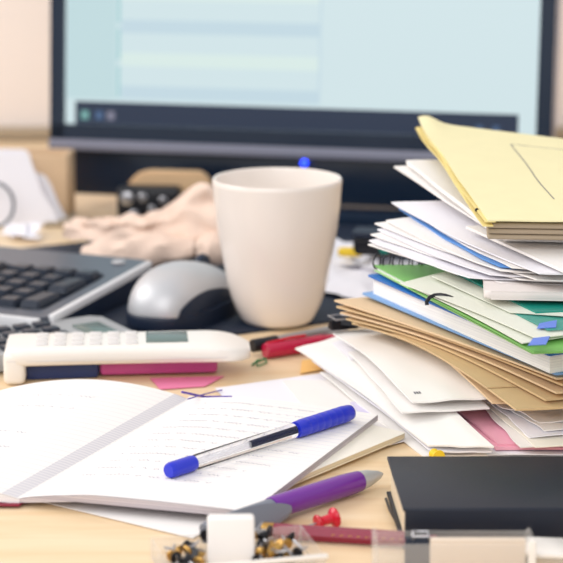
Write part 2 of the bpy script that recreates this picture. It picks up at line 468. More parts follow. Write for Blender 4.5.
# dark grip on right side
bm = new()
def gf(s, t):
    ang = R(-60) + s * R(90); e = t
    x, y = math.cos(ang), math.sin(ang)
    el = e * R(24) * math.sin(math.pi * s) ** .6
    X_ = math.copysign(abs(x * math.cos(el)) ** .85, x); Y_ = math.copysign(abs(y * math.cos(el)) ** .9, y)
    hz = .033 * (1 - .22 * y * math.cos(el) - .12 * (y * math.cos(el)) ** 2)
    yy = y * math.cos(el)
    wd = .0325 * (1 - .10 * math.cos(yy * 2.2))
    return Vector((X_ * (wd + .0008), Y_ * .0568, .008 + (math.sin(el) ** .8 * hz if el > 1e-5 else 0)))
bm = grid_sheet(gf, 16, 8, .001); obj('side_grip', bm, M['navy'], ms, 'dark curved side grip', local=True)
bm = new(); lathe(bm, [(.0001, -.003), (.008, -.003), (.009, -.001), (.009, .001), (.008, .003), (.0001, .003)], Matrix.Translation((0, .03, .031)) @ Matrix.Rotation(R(90), 4, 'Y'), 20)
obj('scroll_wheel', bm, M['navy'], ms, local=True)

# ------------------------------------------------------------ crumpled beige paper
def crum(s, t):
    A, B, C, D = at(62, 246, .004), at(228, 262, .012), at(246, 232, .035), at(80, 232, .012)
    p = ((A * (1 - s) + B * s) * (1 - t) + (D * (1 - s) + C * s) * t).copy()
    rs = 1 / (1 + math.exp(-(s - .60) / .055)) * (1 - .25 * max(0, s - .8) / .2)
    ridge = .028 * rs * min(1, .12 + t * 1.5) ** .9 * (1 if t < .85 else 1 - (t - .85) * 2)
    low = .012 * math.sin(math.pi * min(1, t * .9 + .05)) * (1 - abs(s - .4) * .5)
    p.z += ridge + max(0, low) + .006
    v = Vector((s * 6, t * 4, 1.5))
    p.z += .005 * abs(noise.noise(v)) + .003 * noise.noise(v * 2.3); p.y += .008 * noise.noise(v * 1.7 + Vector((5, 0, 0))); p.x += .004 * noise.noise(v * 1.5 + Vector((0, 9, 0)))
    return p
cb = thing('crumpled_paper', 'crumpled beige wrapping paper lying behind the mouse', 'crumpled paper', tuple(at(145, 250, ZM)))
bm = grid_sheet(crum, 34, 20, .0012); obj('upper_fold', bm, M['bag'], cb)
def roll(s, t):
    A, B = at(84, 266, .008), at(196, 256, .014)
    c = A * (1 - s) + B * s
    ang = 2 * math.pi * t
    r = .012 * (.55 + .6 * math.sin(math.pi * min(1, .15 + s * .8))) * (1 + .3 * noise.noise(Vector((s * 6, math.cos(ang) * 1.5, math.sin(ang) * 1.5))))
    return c + Vector((.2 * r * math.cos(ang), 1.5 * r * math.cos(ang), r * math.sin(ang) + .0065))
bm = grid_sheet(roll, 24, 20, .0003); obj('lower_fold', bm, M['bag'], cb)
def roll2(s, t):
    A, B = at(196, 256, .014), at(230, 258, .014)
    c = A * (1 - s) + B * s; ang = 2 * math.pi * t
    r = .012 * (.6 + .5 * math.sin(math.pi * s)) * (1 + .3 * noise.noise(Vector((s * 4 + 9, math.cos(ang) * 1.5, math.sin(ang) * 1.5))))
    return c + Vector((.2 * r * math.cos(ang), 1.2 * r * math.cos(ang), r * math.sin(ang) + .0065))
bm = grid_sheet(roll2, 12, 20, .0003); obj('lower_fold', bm, M['bag'], cb)

# ------------------------------------------------------------ dark phone and tan case behind crumpled paper
dp = at(148, 226, ZM)
ph = thing('desk_radio', 'small black device with silver knobs behind the crumpled paper', 'radio', (dp.x, dp.y, ZM), R(-6))
bm = new(); box(bm, -.026, .03, -.012, .012, 0, .036, .004, 3); obj('body', bm, M['black'], ph, local=True)
for (x, z, r_) in ((-.016, .027, .006), (-.002, .028, .004), (.006, .018, .0035), (-.01, .013, .004), (.016, .026, .0035), (.018, .012, .004)):
    bm = new(); lathe(bm, [(.0001, 0), (r_, 0), (r_, .002), (r_ * .7, .003), (.0001, .003)], Matrix.Translation((x, -.012, z)) @ Matrix.Rotation(R(90), 4, 'X'), 16)
    obj('knob', bm, M['steel'], ph, 'silver knob', local=True)
tp = at(166, 220, 0)
bm = new()
pr = [(-.036, 0), (.042, 0), (.042, .038), (.034, .0475), (-.016, .048), (-.027, .044), (-.034, .035)]
fa = [bm.verts.new((x, 0, z)) for x, z in pr]; fb = [bm.verts.new((x, .016, z)) for x, z in pr]
bm.faces.new(fa); bm.faces.new(fb[::-1])
for i in range(len(pr)): bm.faces.new((fa[i], fa[(i + 1) % len(pr)], fb[(i + 1) % len(pr)], fb[i]))
bmesh.ops.bevel(bm, geom=list(bm.edges), offset=.002, segments=2, affect='EDGES')
bmesh.ops.transform(bm, matrix=Matrix.Translation((tp.x, dp.y + .016, .0)) @ Matrix.Rotation(R(-6), 4, 'Z'), verts=bm.verts)
obj('case', bm, M['tan'], None, 'tan round-cornered case standing behind the black device', 'case')

# ------------------------------------------------------------ left back: cardboard file, white papers, cable
cf = at(56, 222, 0)
fl = thing('cardboard_file', 'tan cardboard magazine file behind leaning white papers', 'file box', (cf.x - .007, cf.y + .005, 0), R(-6))
bm = new(); box(bm, -.075, .0165, 0, .004, 0, .060, .001)
for v in bm.verts:
    if v.co.z > .03 and v.co.x > 0: v.co.x += .002
obj('front_board', bm, M['card'], fl, local=True)
bm = new(); box(bm, .0125, .0165, .004, .04, 0, .060, .001); obj('side_board', bm, M['card'], fl, local=True)
bm = new(); box(bm, -.075, .0125, .036, .04, 0, .060, .001); obj('back_board', bm, M['card'], fl, local=True)
bm = new(); box(bm, -.075, -.071, .004, .036, 0, .060, .001); obj('side_board', bm, M['card'], fl, local=True)
bm = new(); prism(bm, [at(44, 228, 0).xy, at(76, 226, 0).xy, at(76, 216, 0).xy, at(50, 218, 0).xy], .0, .004, .001)
obj('note_block', bm, M['taupe'], None, 'small grey-brown pad lying at foot of the cardboard file', 'notepad')
for k, (tops, lab) in enumerate((([(0, 0), (.034, 0), (.030, .012), (.018, .032), (.006, .068), (-.02, .070), (-.05, .068)], 'front sheet of white papers leaning on the cardboard file'),
                               ([(0, 0), (.040, .004), (.033, .018), (.026, .036), (.014, .060), (.002, .071), (-.05, .072)], 'rear sheet of white papers leaning on the cardboard file'))):
    bm = new(); base = at(22, 226 - k * 3, 0)
    pts = [(-.05, 0)] + tops
    fa = [bm.verts.new((base.x + x, base.y + z * .22, .0005 + z * .9)) for x, z in pts]; fb = [bm.verts.new((base.x + x, base.y + z * .22 + .0022, .0005 + z * .9)) for x, z in pts]
    bm.faces.new(fa); bm.faces.new(fb[::-1])
    for i in range(len(pts)): bm.faces.new((fa[i], fa[(i + 1) % len(pts)], fb[(i + 1) % len(pts)], fb[i]))
    obj('leaning_paper', bm, M['paper_cool'], None, lab, 'paper', 'white papers leaning at the left', smooth=False)
cc = at(-4, 226, ZM)
bm = new(); tube(bm, [(cc.x + .017 * math.cos(t), cc.y - .005 + .004 * math.sin(t), .022 + .019 * math.sin(t)) for t in [i * 2 * math.pi / 40 for i in range(40)]], .0016, 8, True)
obj('cable_loop', bm, M['frame'], None, 'grey cable loop in front of leaning white papers', 'cable')
sheet('crumpled_note', [(6, 234, .004), (36, 240, .004), (40, 226, .008), (4, 224, .006)], M['paper_cool'], 'small creased white paper scrap below the leaning papers', nz=.008, seed=3)

# ------------------------------------------------------------ behind mug right
g = 'white papers behind the mug'
sheet('paper_sheet', [(322, 290, .006), (392, 306, .006), (420, 262, .008), (326, 256, .01)], M['paper_cool'], 'white paper lying behind the right side of the mug, lower one', group=g, nz=.006, seed=11)
sheet('paper_sheet', [(330, 262, .010), (372, 268, .012), (396, 250, .014), (334, 240, .014)], M['paper_cool'], 'white paper behind the mug, upper one under the black tin', group=g, nz=.006, seed=12)
tn = at(372, 258, .014)
bt = thing('clip_tin', 'small black tin box with green catch behind the paper stack', 'tin', (tn.x, tn.y, .018), R(-10))
bm = new(); box(bm, -.014, .022, -.012, .012, 0, .014, .003, 3); obj('body', bm, M['black'], bt, local=True)
bm = new(); box(bm, -.015, .023, -.013, .013, .014, .019, .002, 2); obj('lid', bm, M['navy'], bt, local=True)
bm = new(); box(bm, .008, .015, -.0145, -.012, .003, .007, .0008); obj('catch', bm, M['teal'], bt, 'green catch', local=True)
bm = new(); a = at(338, 252, .02); b = at(364, 252, .02)
tube(bm, [a, a.lerp(b, .2), a.lerp(b, .8), b], [.003, .004, .004, .0025], 12); obj('highlighter_cap', bm, M['yellow'], None, 'little dull yellow cap between mug and black tin', 'cap')

# ------------------------------------------------------------ grey calculator
ca, cb_ = at(98, 316, .012), at(142, 337, .012)
cd = (cb_ - ca); cd.z = 0; crz = math.atan2(cd.y, cd.x)   # short top edge direction
cal = thing('calculator', 'grey desk calculator with dark keys behind the white phone', 'calculator', (ca.x, ca.y, ZM), crz - math.pi / 2)
CW = cd.length                        # local +x runs down the calculator, local +y across it
bm = new(); prism(bm, round_poly([(0, 0), (.135, 0), (.135, CW), (0, CW)], .006, 4), 0, .011, .002, 2)
obj('body', bm, M['greycalc'], cal, local=True)
bm = new(); box(bm, .010, .030, .022, CW - .010, .0105, .0122, .0005); obj('display', bm, M['lcd'], cal, 'dark green display', local=True)
kk = bmesh.new(); box(kk, -.0055, .0055, -.0048, .0048, 0, .0035, .001); k0 = obj('key', kk, M['key'], cal, local=True)
first = True
for i in range(6):
    for j in range(4):
        k = k0 if first else k0.copy()
        if not first: COL.objects.link(k); k.parent = cal
        first = False
        k.location = (.048 + i * .0145, .011 + j * (CW - .022) / 3, .0105)

# ------------------------------------------------------------ slabs added for the blue-to-pink reflection under the white phone, phone
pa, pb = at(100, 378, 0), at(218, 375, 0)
bm = new(); prism(bm, round_poly(rect(pa, pb, .048), .003, 3), .0013, .0112, .0025); obj('notepad', bm, M['magenta'], None, 'added pink slab standing for the reflection under the white phone', 'notepad')  # no real notepad: the reflected pink is put into this slab's colour
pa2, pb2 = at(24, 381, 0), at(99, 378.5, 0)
bm = new(); prism(bm, round_poly(rect(pa2, pb2, .048), .003, 3), .0, .0112, .0025); obj('notepad', bm, M['bluereflection'], None, 'added dark blue slab standing for the reflection under left half of white phone', 'notepad')  # no real notepad: the reflected blue is put into this slab's colour
pl, pr_ = at(6, 370, .0115), at(252, 365, .0115)
pd = pr_ - pl; pd.z = 0; PL = pd.length
pt = thing('cordless_phone', 'white cordless phone lying with its small display facing up', 'phone', (pl.x, pl.y, .0115), math.atan2(pd.y, pd.x))
def phone_shell(z0, z1, gx=0.0, top=True):
    bm = new()
    n, m = 40, 24
    ring = []
    for i in range(n + 1):
        s = i / n; x = s * PL
        e = 1 - max(0, (s - .86) / .14) ** 3 * .55 - max(0, (.05 - s) / .05) ** 2 * .15
        hw = .025 * e * (1 - .10 * math.sin(math.pi * s)); hz = (z1 - z0) * (1 - max(0, (s - .8) / .2) ** 2 * .45)
        r = []
        for k in range(m):
            t = 2 * math.pi * k / m; c, q = math.cos(t), math.sin(t)
            yy = math.copysign(abs(c) ** .4, c) * hw; zz = math.copysign(abs(q) ** .4, q) * hz / 2
            r.append(bm.verts.new((x, .026 + yy, z0 + (hz) / 2 + zz)))
        ring.append(r)
    for i in range(n):
        for k in range(m): bm.faces.new((ring[i][k], ring[i][(k + 1) % m], ring[i + 1][(k + 1) % m], ring[i + 1][k]))
    bm.faces.new(ring[0][::-1]); bm.faces.new(ring[-1])
    return bm
obj('body', phone_shell(0, .0128), M['whiteplastic'], pt, local=True)
bm = new(); box(bm, .0, PL * .9, .0018, .0026, .0045, .0050); obj('seam', bm, M['button'], pt, local=True)
bm = new(); box(bm, -.002, .012, .002, .05, -.0112, .0105, .004, 3); obj('end_block', bm, M['whiteplastic'], pt, 'rounded white left end', local=True)
bm = new(); box(bm, -.0024, .0, .018, .026, -.002, .004, .0008); obj('socket', bm, M['black'], pt, 'dark socket', local=True)
bm = new(); box(bm, .089, .116, .013, .040, .0124, .0132, .0003); obj('display', bm, M['lcd'], pt, 'grey green display', local=True)
bk = new(); box(bk, -.0038, .0038, -.0036, .0036, 0, .0016, .0007); b0 = obj('button', bk, M['button'], pt, local=True); first = True
for i in range(6):
    for j in range(3):
        b_ = b0 if first else b0.copy()
        if not first: COL.objects.link(b_); b_.parent = pt
        first = False
        b_.location = (.022 + i * .0115, .014 + j * .012, .0122)
sheet('pink_slip', [(160, 389, .001), (205, 386, .001), (224, 376, .001), (150, 378, .001)], M['pink'], 'pink paper slip on the desk behind the open notebook')
sheet('sticky_note', [(300, 373, .0012), (330, 368, .0012), (326, 358, .0012), (302, 360, .0012)], mat('orange_paper', (244, 196, 120), .7), 'small orange paper note behind the open notebook')
bm = new(); a = at(252, 366, .001); 
tube(bm, [at(252, 365, .001), at(258, 360, .001), at(266, 359, .001), at(266, 363, .001), at(258, 366, .001), at(256, 362, .001), at(268, 357, .001)], .0006, 6)
obj('paper_clip', bm, M['dgreen'], None, 'small green paper clip right of the white phone', 'paper clip')

# ------------------------------------------------------------ markers behind
def pen_part(name, prof, a, b, m, parent, label=None, seg=28, **k):
    bm = new(); lathe(bm, prof, axis_m(a, b), seg); return obj(name, bm, m, parent, label, **k)
a, b = at(252, 346, .0075), at(345, 329, .0075)
pk = thing('marker_pen', 'black and silver marker pen in front of the mug', 'pen', (a.x, a.y, 0), 0)
L = (b - a).length
pen_part('cap', [(.0001, 0), (.004, .0), (.0045, .001), (.0045, .02), (.0001, .02)], a, b, M['black'], pk, 'black cap')
pen_part('barrel', [(.0001, .02), (.004, .02), (.004, L), (.0001, L)], a, b, M['steel'], pk, 'silver barrel')
a, b = at(265, 351, .0055), at(345, 339, .0055)
pk = thing('marker_pen', 'crimson red marker pen nearest the mug front', 'pen', (a.x, a.y, 0), 0)
L = (b - a).length
pen_part('barrel', [(.0001, 0), (.0048, 0), (.0053, .001), (.0053, .045), (.0047, .0455), (.0047, L), (.0001, L)], a, b, M['crimson'], pk)
up = Vector((0, 0, .0058))
bm = new(); tube(bm, [a + up * .9 + (b - a) * .02, a + up * 1.15 + (b - a) * .3, a + up * 1.15 + (b - a) * .5], .0009, 8); obj('clip', bm, M['red'], pk)

# ------------------------------------------------------------ loose sheets and pad under the notebook
g = 'loose sheets under the notebook'
sheet('loose_sheet', [(190, 396, .001), (40, 501, .001), (193, 538, .001), (372, 430, .001)], M['paper'], 'loose white sheet whose corner sticks out below the open notebook', group=g)
sheet('loose_sheet', [(215, 388, .0016), (330, 372, .0016), (424, 436, .0016), (290, 470, .0016)], M['paper_cool'], 'loose white sheet behind the right page of the notebook', group=g)
sheet('loose_sheet', [(282, 380, .0022), (345, 380, .0022), (398, 430, .0022), (330, 440, .0022)], M['paper'], 'loose white sheet with faint violet print beside the envelopes', group=g)
q = sheet('printed_form', [(350, 402, .0030), (372, 400, .0030), (384, 414, .0030), (362, 418, .0030)], mat('violet_print', (214, 208, 232), .7), 'small violet printed slip on the loose sheet', th=.0003)
# ivory pad (thick book under notebook)
A, B = at(285, 493, 0), at(406, 442, 0)
pdr = rect(A, B, .105)
pad = thing('ivory_book', 'closed ivory paged book under the right page of the notebook', 'book', (A.x, A.y, .0025))
bm = new(); prism(bm, inset(pdr, .0006), .0027, .0053); obj('page_block', bm, M['pages_i'], pad)
bm = new(); prism(bm, round_poly(pdr, .003, 3), .0053, .0059, .0002); obj('cover', bm, M['paper_warm'], pad)
bm = new(); prism(bm, round_poly(pdr, .003, 3), .0023, .0028, .0001); obj('cover', bm, M['ivory'], pad)

# ------------------------------------------------------------ open notebook
NZ = .0075
S0, S1 = at(19, 491, .009), at(190, 393, .009)
RN, RF = at(250, 511, .010), at(378, 414, .010)
nb = thing('open_notebook', 'open ruled notebook with handwriting lying across the desk', 'notebook', (S0.x, S0.y, 0))
sp = (S1 - S0); sp.z = 0; spn = sp.normalized()
lw = Vector((-.9987, .04, 0)); LWD = .128
def right_pt(s, t, z0, top):
    e0 = S0.lerp(RN, s); e1 = S1.lerp(RF, s)
    p = e0.lerp(e1, t); 
    h = .0050 + .0046 * min(1, s * 3.2) ** .7 + .0012 * math.sin(math.pi * s)
    p.z = z0 if not top else h
    return p
def block(fn_top, fn_bot, n=24, m=10):
    bm = new(); uv = bm.loops.layers.uv.new('uv')
    T = [[bm.verts.new(fn_top(i / n, j / m)) for j in range(m + 1)] for i in range(n + 1)]
    Bo = [[bm.verts.new(fn_bot(i / n, j / m)) for j in range(m + 1)] for i in range(n + 1)]
    for i in range(n):
        for j in range(m):
            bm.faces.new((T[i][j], T[i + 1][j], T[i + 1][j + 1], T[i][j + 1])); bm.faces.new((Bo[i][j + 1], Bo[i + 1][j + 1], Bo[i + 1][j], Bo[i][j]))
    for i in range(n):
        for j in (0, m): bm.faces.new((T[i][j], T[i + 1][j], Bo[i + 1][j], Bo[i][j]))
    for j in range(m):
        for i in (0, n): bm.faces.new((T[i][j], T[i][j + 1], Bo[i][j + 1], Bo[i][j]))
    return bm
def rtop(s, t): return right_pt(s, t, 0, True)
def rbot(s, t):
    p = right_pt(s, t, 0, True); p.z = min(p.z - .0008, .0060 if s > .25 else .0025 + .0035 * (s / .25)); return p
off = Vector((0, 0, -.0004))
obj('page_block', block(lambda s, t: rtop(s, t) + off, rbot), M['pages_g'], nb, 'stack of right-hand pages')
rp = obj('page', grid_sheet(lambda s, t: rtop(s, t) + Vector((0, 0, .0001)), 24, 10, .0003), M['page'], nb, 'right ruled page')
def left_pt(s, t, dz=0):
    p = S0.lerp(S1, t) + lw * (LWD * s)
    far = t
    h = .0045 + .011 * math.sin(math.pi * min(1, (s + .0) / .95)) ** .8 * (.75 + .25 * far) + .003 * s
    p.z = h + dz
    return p
obj('page_block', block(lambda s, t: left_pt(s, t, -.0004), lambda s, t: Vector((left_pt(s, t).x, left_pt(s, t).y, .0028 if s > .06 else .0024))), M['pages'], nb, 'stack of left-hand pages')
lp = obj('page', grid_sheet(lambda s, t: left_pt(s, t, .0001), 24, 10, .0003), M['page_l'], nb, 'left ruled page with squared margin strip')
bm = grid_sheet(lambda s, t: Vector(((S0.lerp(S1, t) + lw * (LWD * 1.02 * s)).x, (S0.lerp(S1, t) - spn * .003 + lw * (LWD * 1.02 * s)).y, .0024)), 8, 8, .0009)
obj('cover', bm, M['maroon'], nb, 'dark red left cover')
def writing(fn, rows, par, seed, s0, s1, amp=.0011):
    rnd = random.Random(seed)
    bm = new()
    for t in rows:
        s = s0 + rnd.random() * .04; end = s1 - rnd.random() * .25
        pts = []
        k = 0
        while s < end:
            pts.append((s, t + amp * 6 * math.sin(k * 2.1) * (.4 + rnd.random()))); s += .0045 + rnd.random() * .004; k += 1
            if rnd.random() < .12 and len(pts) > 3:
                ribbon(bm, fn, pts); pts = []; s += .02
        if len(pts) > 2: ribbon(bm, fn, pts)
    return obj('handwriting', bm, M['writing'], par)
def ribbon(bm, fn, pts, wd=.00022):
    prev = None
    for s, t in pts:
        p = fn(s, t) + Vector((0, 0, .00025)); a = bm.verts.new(p + spn * wd); b = bm.verts.new(p - spn * wd)
        if prev: bm.faces.new((prev[0], a, b, prev[1]))
        prev = (a, b)
writing(rtop, [.93 - i * .068 for i in range(12)], rp, 4, .12, .95)
writing(lambda s, t: left_pt(s, t, .0001), [.82, .70, .45, .32, .2], lp, 9, .30, 1.0)
# purple ribbon marks at head of notebook
bm = new(); tube(bm, [at(182, 392, .010), at(205, 397, .0022), at(232, 397, .0022)], .0008, 6); obj('bookmark', bm, M['purple_m'], nb, 'purple bookmark cord')
bm = new(); tube(bm, [at(188, 399, .012), at(205, 394, .004), at(222, 390, .0026)], .0004, 6); obj('bookmark', bm, M['purple_m'], nb, 'thin violet bookmark cord')

# ------------------------------------------------------------ clear ballpoint with blue cap
R0 = .0042
a, b = at(168, 471, .0152), at(351, 412, .0155)
pn = thing('ballpoint_pen', 'clear ballpoint pen with blue cap lying on the notebook', 'pen', (a.x, a.y, 0)); L = (b - a).length
pen_part('end_plug', [(.0001, 0), (.0036, .0002), (.0042, .0012), (.0044, .004), (.0044, .017), (.0041, .019), (.0001, .019)], a, b, M['penblue'], pn, 'blue end plug')
pen_part('barrel', [(.0001, .0188), (.0036, .0188), (.0042, .021), (.0042, L - .05), (.0001, L - .05)], a, b, M['clear'], pn, 'clear barrel')
pen_part('refill', [(.0001, L * .42), (.0016, L * .42), (.0016, L - .044), (.0001, L - .044)], a, b, M['ink'], pn, 'dark ink refill', seg=14)
pen_part('refill_tube', [(.0001, .021), (.0014, .021), (.0014, L * .42), (.0001, L * .42)], a, b, mat('refill_film', (240, 240, 244), .3, alpha=.35), pn, 'empty translucent refill tube', seg=14)
cp = [(.0001, L - .048), (.0046, L - .048), (.0049, L - .046)]
for i in range(7):
    h = L - .044 + i * .0055
    cp += [(.0049, h), (.0051, h + .001), (.0051, h + .0042), (.0049, h + .005)]
cp += [(.0048, L - .003), (.0044, L - .0008), (.0036, L), (.0001, L)]
pen_part('cap', cp, a, b, M['penblue'], pn, 'ribbed blue cap')

# ------------------------------------------------------------ purple pen
a, b = at(197, 531, .0095), at(382, 474, .0062)
pp = thing('purple_pen', 'shiny purple pen with grey clip in front of the notebook', 'pen', (a.x, a.y, 0)); L = (b - a).length
pen_part('barrel', [(.0001, .052), (.0056, .052), (.0060, .054), (.0061, L - .03), (.0056, L - .019), (.0001, L - .019)], a, b, M['purple'], pp)
pen_part('rear_barrel', [(.0001, .004), (.0026, .004), (.0040, .01), (.0050, .052), (.0001, .052)], a, b, M['greyclip'], pp, 'grey rear barrel')
pen_part('tip', [(.0001, L - .019), (.0055, L - .019), (.0047, L - .012), (.0024, L - .003), (.0009, L), (.0001, L)], a, b, M['silver'], pp, 'silver tip')
dx = (b - a).normalized(); ny = Vector((-dx.y, dx.x, 0))
def clipf(s, t):
    x = -.004 + s * .064; wd = .0068 * math.sin(math.pi * min(1, .05 + s * .94)) ** .6
    y = (t - .5) * 2 * wd
    return a + dx * x - ny * (.0070 + .0006 * math.sin(math.pi * s)) + (ny * .35 + Vector((0, 0, .94))) * y + Vector((0, 0, .0005))
obj('clip', grid_sheet(clipf, 20, 8, .0016), M['greyclip'], pp, 'wide grey oval clip')

# ------------------------------------------------------------ maroon pencil
a, b = at(262, 530, .0045), at(437, 541, .0045)
pc = thing('pencil', 'maroon pencil with gold lettering lying before the black book', 'pencil', (a.x, a.y, 0)); L = (b - a).length
pen_part('barrel', [(.0001, .006), (.0039, .006), (.0039, L), (.0001, L)], a, b, M['maroon'], pc, seg=6)
pen_part('ferrule', [(.0001, 0), (.0036, 0), (.0041, .001), (.0041, .006), (.0001, .006)], a, b, M['gold'], pc, 'brass end ring')
dx = (b - a).normalized()
bm = new()
for i in range(9):
    p = a + dx * (.035 + i * .0042) + Vector((0, -.0034, .0004))
    box(bm, p.x, p.x + .003, p.y - .0003, p.y + .0002, p.z - .0008, p.z + .0008)
obj('lettering', bm, M['gold'], pc, 'gold lettering')

# ------------------------------------------------------------ red push pin lying
def push_pin(name, pos, direction, m, label, group=None, s=1.0):
    d = Vector(direction).normalized()
    t = thing(name, label, 'push pin', tuple(pos), 0, group)
    o1 = pen_part('head', [(.0001, 0), (.0050 * s, 0), (.0054 * s, .0008 * s), (.0048 * s, .002 * s), (.0026 * s, .0032 * s), (.0024 * s, .008 * s), (.0038 * s, .0098 * s), (.0042 * s, .0108 * s), (.0038 * s, .0114 * s), (.0001, .0116 * s)], Vector(pos), Vector(pos) + d, m, t, seg=24)
    o2 = pen_part('needle', [(.0001, .0116 * s), (.0005 * s, .0116 * s), (.0004 * s, .019 * s), (.00005, .0215 * s)], Vector(pos), Vector(pos) + d, M['steel'], t, 'steel needle', seg=8)
    return t
push_pin('push_pin', at(336, 517, .0055), (-.82, -.45, -.11), M['red'], 'red push pin lying behind the maroon pencil')
push_pin('push_pin', at(439, 457, .0042), (-.3, .95, -.05), M['yellow'], 'yellow push pin poking out behind the black book', s=.72)

# ------------------------------------------------------------ black book
A, B = at(387, 456, .0215), at(403, 508, .0215)
C = at(640, 508, .0215)
fe = Vector((1, 0))
blk = thing('black_book', 'thick black covered book with cream pages at front right', 'book', (B.x, B.y, 0))
def bb(z0, z1, e, bev, name, m, label=None):
    pts = [Vector((B.x - e, B.y - e)), Vector((B.x + .15, B.y - e)), Vector((B.x + .15, A.y + e)), Vector((A.x - e, A.y + e))]
    bm = new(); prism(bm, pts, z0, z1, bev); return obj(name, bm, m, blk, label)
bb(.0195, .0215, 0, .0006, 'top_cover', M['blackcover']); bb(0, .002, 0, .0006, 'bottom_cover', M['blackcover'])
bb(.002, .0195, -.0022, 0, 'page_block', M['pages_i'], 'cream page edges')
bm = new(); box(bm, B.x + .001, B.x + .15, B.y - .0008, B.y + .0028, .0008, .0208, .0006); obj('spine', bm, mat('deep_navy', (10, 20, 38), .5), blk, 'dark navy spine')
bm = new(); tube(bm, [at(386, 499, .003), at(390, 510, .0035), at(396, 521, .003), at(400, 529, .0015)], .0008, 8); obj('ribbon', bm, M['black'], blk, 'black ribbon marker')

# ------------------------------------------------------------ clear tray with pins, white block (front)
t0 = at(238, 577, 0)
tr = thing('pin_tray', 'clear plastic tray holding brass and black clips at front', 'tray', (t0.x, t0.y, 0), R(14))
TX0, TX1, TY0, TY1 = -.036, .040, -.012, .034
bm = new(); box(bm, TX0, TX1, TY0, TY1, .0002, .0014, .0004); obj('bottom', bm, M['clearbox'], tr, local=True)
for q in ((TX0, TX1, TY0, TY0 + .0014), (TX0, TX1, TY1 - .0014, TY1), (TX0, TX0 + .0014, TY0, TY1), (TX1 - .0014, TX1, TY0, TY1)):
    bm = new(); box(bm, *q, .0014, .011, .0004); obj('side', bm, M['clearbox'], tr, local=True)
bm = new(); box(bm, TX0 - .001, TX1 + .001, TY0 - .001, TY0 + .002, .010, .012, .0006); obj('rim', bm, M['whiteplastic'], tr, 'pale front rim', local=True)
wm_t = Matrix.Translation(tr.location) @ Matrix.Rotation(R(14), 4, 'Z')
# pins: brass and black
def small_pin(m, nm):
    t = thing(nm, None, 'clip', (0, 0, 0))
    pen_part('head', [(.0001, 0), (.0027, 0), (.003, .0008), (.0024, .0018), (.001, .0025), (.0001, .003)], (0, 0, 0), (0, 0, 1), m, t, seg=18)
    bm = new(); lathe(bm, [(.0007, .0028), (.0006, .008), (.0001, .0095)], None, 8); obj('point', bm, M['steel'], t)
    return t
protoA = small_pin(M['gold'], 'drawing_pin'); protoB = small_pin(M['black'], 'drawing_pin')
rnd = random.Random(5); nA = nB = 0
for i in range(84):
    dark = rnd.random() < .42
    x = rnd.uniform(TX0 + .006, TX1 - .007) if i % 3 else rnd.uniform(TX0 + .005, -.014); y = rnd.uniform(TY0 + .005, TY1 - .006)
    if -.017 < x < .008: 
        if y < .022: continue
    src = protoB if dark else protoA
    if dark: nB += 1; o = src if nB == 1 else copy_tree(src)
    else: nA += 1; o = src if nA == 1 else copy_tree(src)
    lay = (i % 3)
    o.location = wm_t @ Vector((x, y, .0055 + lay * .0032))
    o.rotation_euler = (R(rnd.uniform(40, 150)), R(rnd.uniform(-60, 60)), R(rnd.uniform(0, 360)))
    if dark: tag(o, 'black drawing pin heaped in the clear front tray', 'drawing pin', 'black drawing pins in the tray')
    else: tag(o, 'brass drawing pin heaped in the clear front tray', 'drawing pin', 'brass drawing pins in the tray')
bm = new(); box(bm, -.0112, .0112, -.007, .004, 0, .0265, .0015, 3, wm_t @ Matrix.Translation((-.002, .006, .0016)) @ Matrix.Rotation(R(-12), 4, 'Z') @ Matrix.Rotation(R(-8), 4, 'X'))
obj('eraser_block', bm, M['paper'], None, 'white rubber block standing up in the clear front tray', 'eraser')

# ------------------------------------------------------------ clear box with beige card, right front
c0 = at(478, 573, 0)
cx = thing('card_box', 'clear plastic box showing a beige card, at front right', 'box', (c0.x, c0.y, 0), R(0))
bm = new(); box(bm, -.0505, .030, -.010, .010, .0, .001, .0003); obj('bottom', bm, M['clearbox'], cx, local=True)
for q in ((-.0505, .025, -.010, -.009, .001, .0), (-.0505, .025, .009, .010, .001, 0)):
    bm = new(); box(bm, q[0], q[1], q[2], q[3], .001, .018, .0004); obj('side', bm, M['clearbox'], cx, local=True)
for x in (-.0505, .0235):
    bm = new(); box(bm, x, x + .0025, -.010, .010, .001, .0195, .0008); obj('end_wall', bm, M['clearbox'], cx, local=True)
bm = new(); box(bm, .0225, .0262, -.0105, -.0085, .0, .020, .0008); obj('corner_post', bm, M['whiteplastic'], cx, 'white edge', local=True)
bm = new(); box(bm, -.0235, .0215, -.0075, -.0035, .0012, .0195, .0006); obj('label_card', bm, M['label'], None, 'beige card block standing in the clear front box', 'card')
o = COL.objects[-1] if False else [x for x in COL.objects if x.name.startswith('label_card')][-1]
o.location = o.location + Vector((c0.x, c0.y, 0)); 
bc = thing('binder_clip', 'dark binder clip in the clear box left of beige card', 'binder clip', (c0.x - .0275, c0.y + .0, .0012))
bm = new(); fa = []; 
pts = [(-.005, 0), (.005, 0), (.0014, .0165), (-.0014, .0165)]
fa = [bm.verts.new((-.0075, y, z)) for y, z in pts]; fb = [bm.verts.new((.0075, y, z)) for y, z in pts]
bm.faces.new(fa); bm.faces.new(fb[::-1])
for i in range(4): bm.faces.new((fa[i], fa[(i + 1) % 4], fb[(i + 1) % 4], fb[i]))
obj('body', bm, M['navy'], bc, local=True)
for s_ in (-1, 1):
    bm = new(); tube(bm, [(-.004, s_ * .0017, .016), (-.0035, s_ * .0035, .0185), (.0035, s_ * .0035, .0185), (.004, s_ * .0017, .016)], .0005, 6); obj('handle', bm, M['steel'], bc, 'steel wire handle', local=True)
w0 = at(543, 570, 0)
wt = thing('plastic_lid', 'small white frosted plastic lid beside the clear front box', 'lid', (w0.x, w0.y, 0), R(-6))
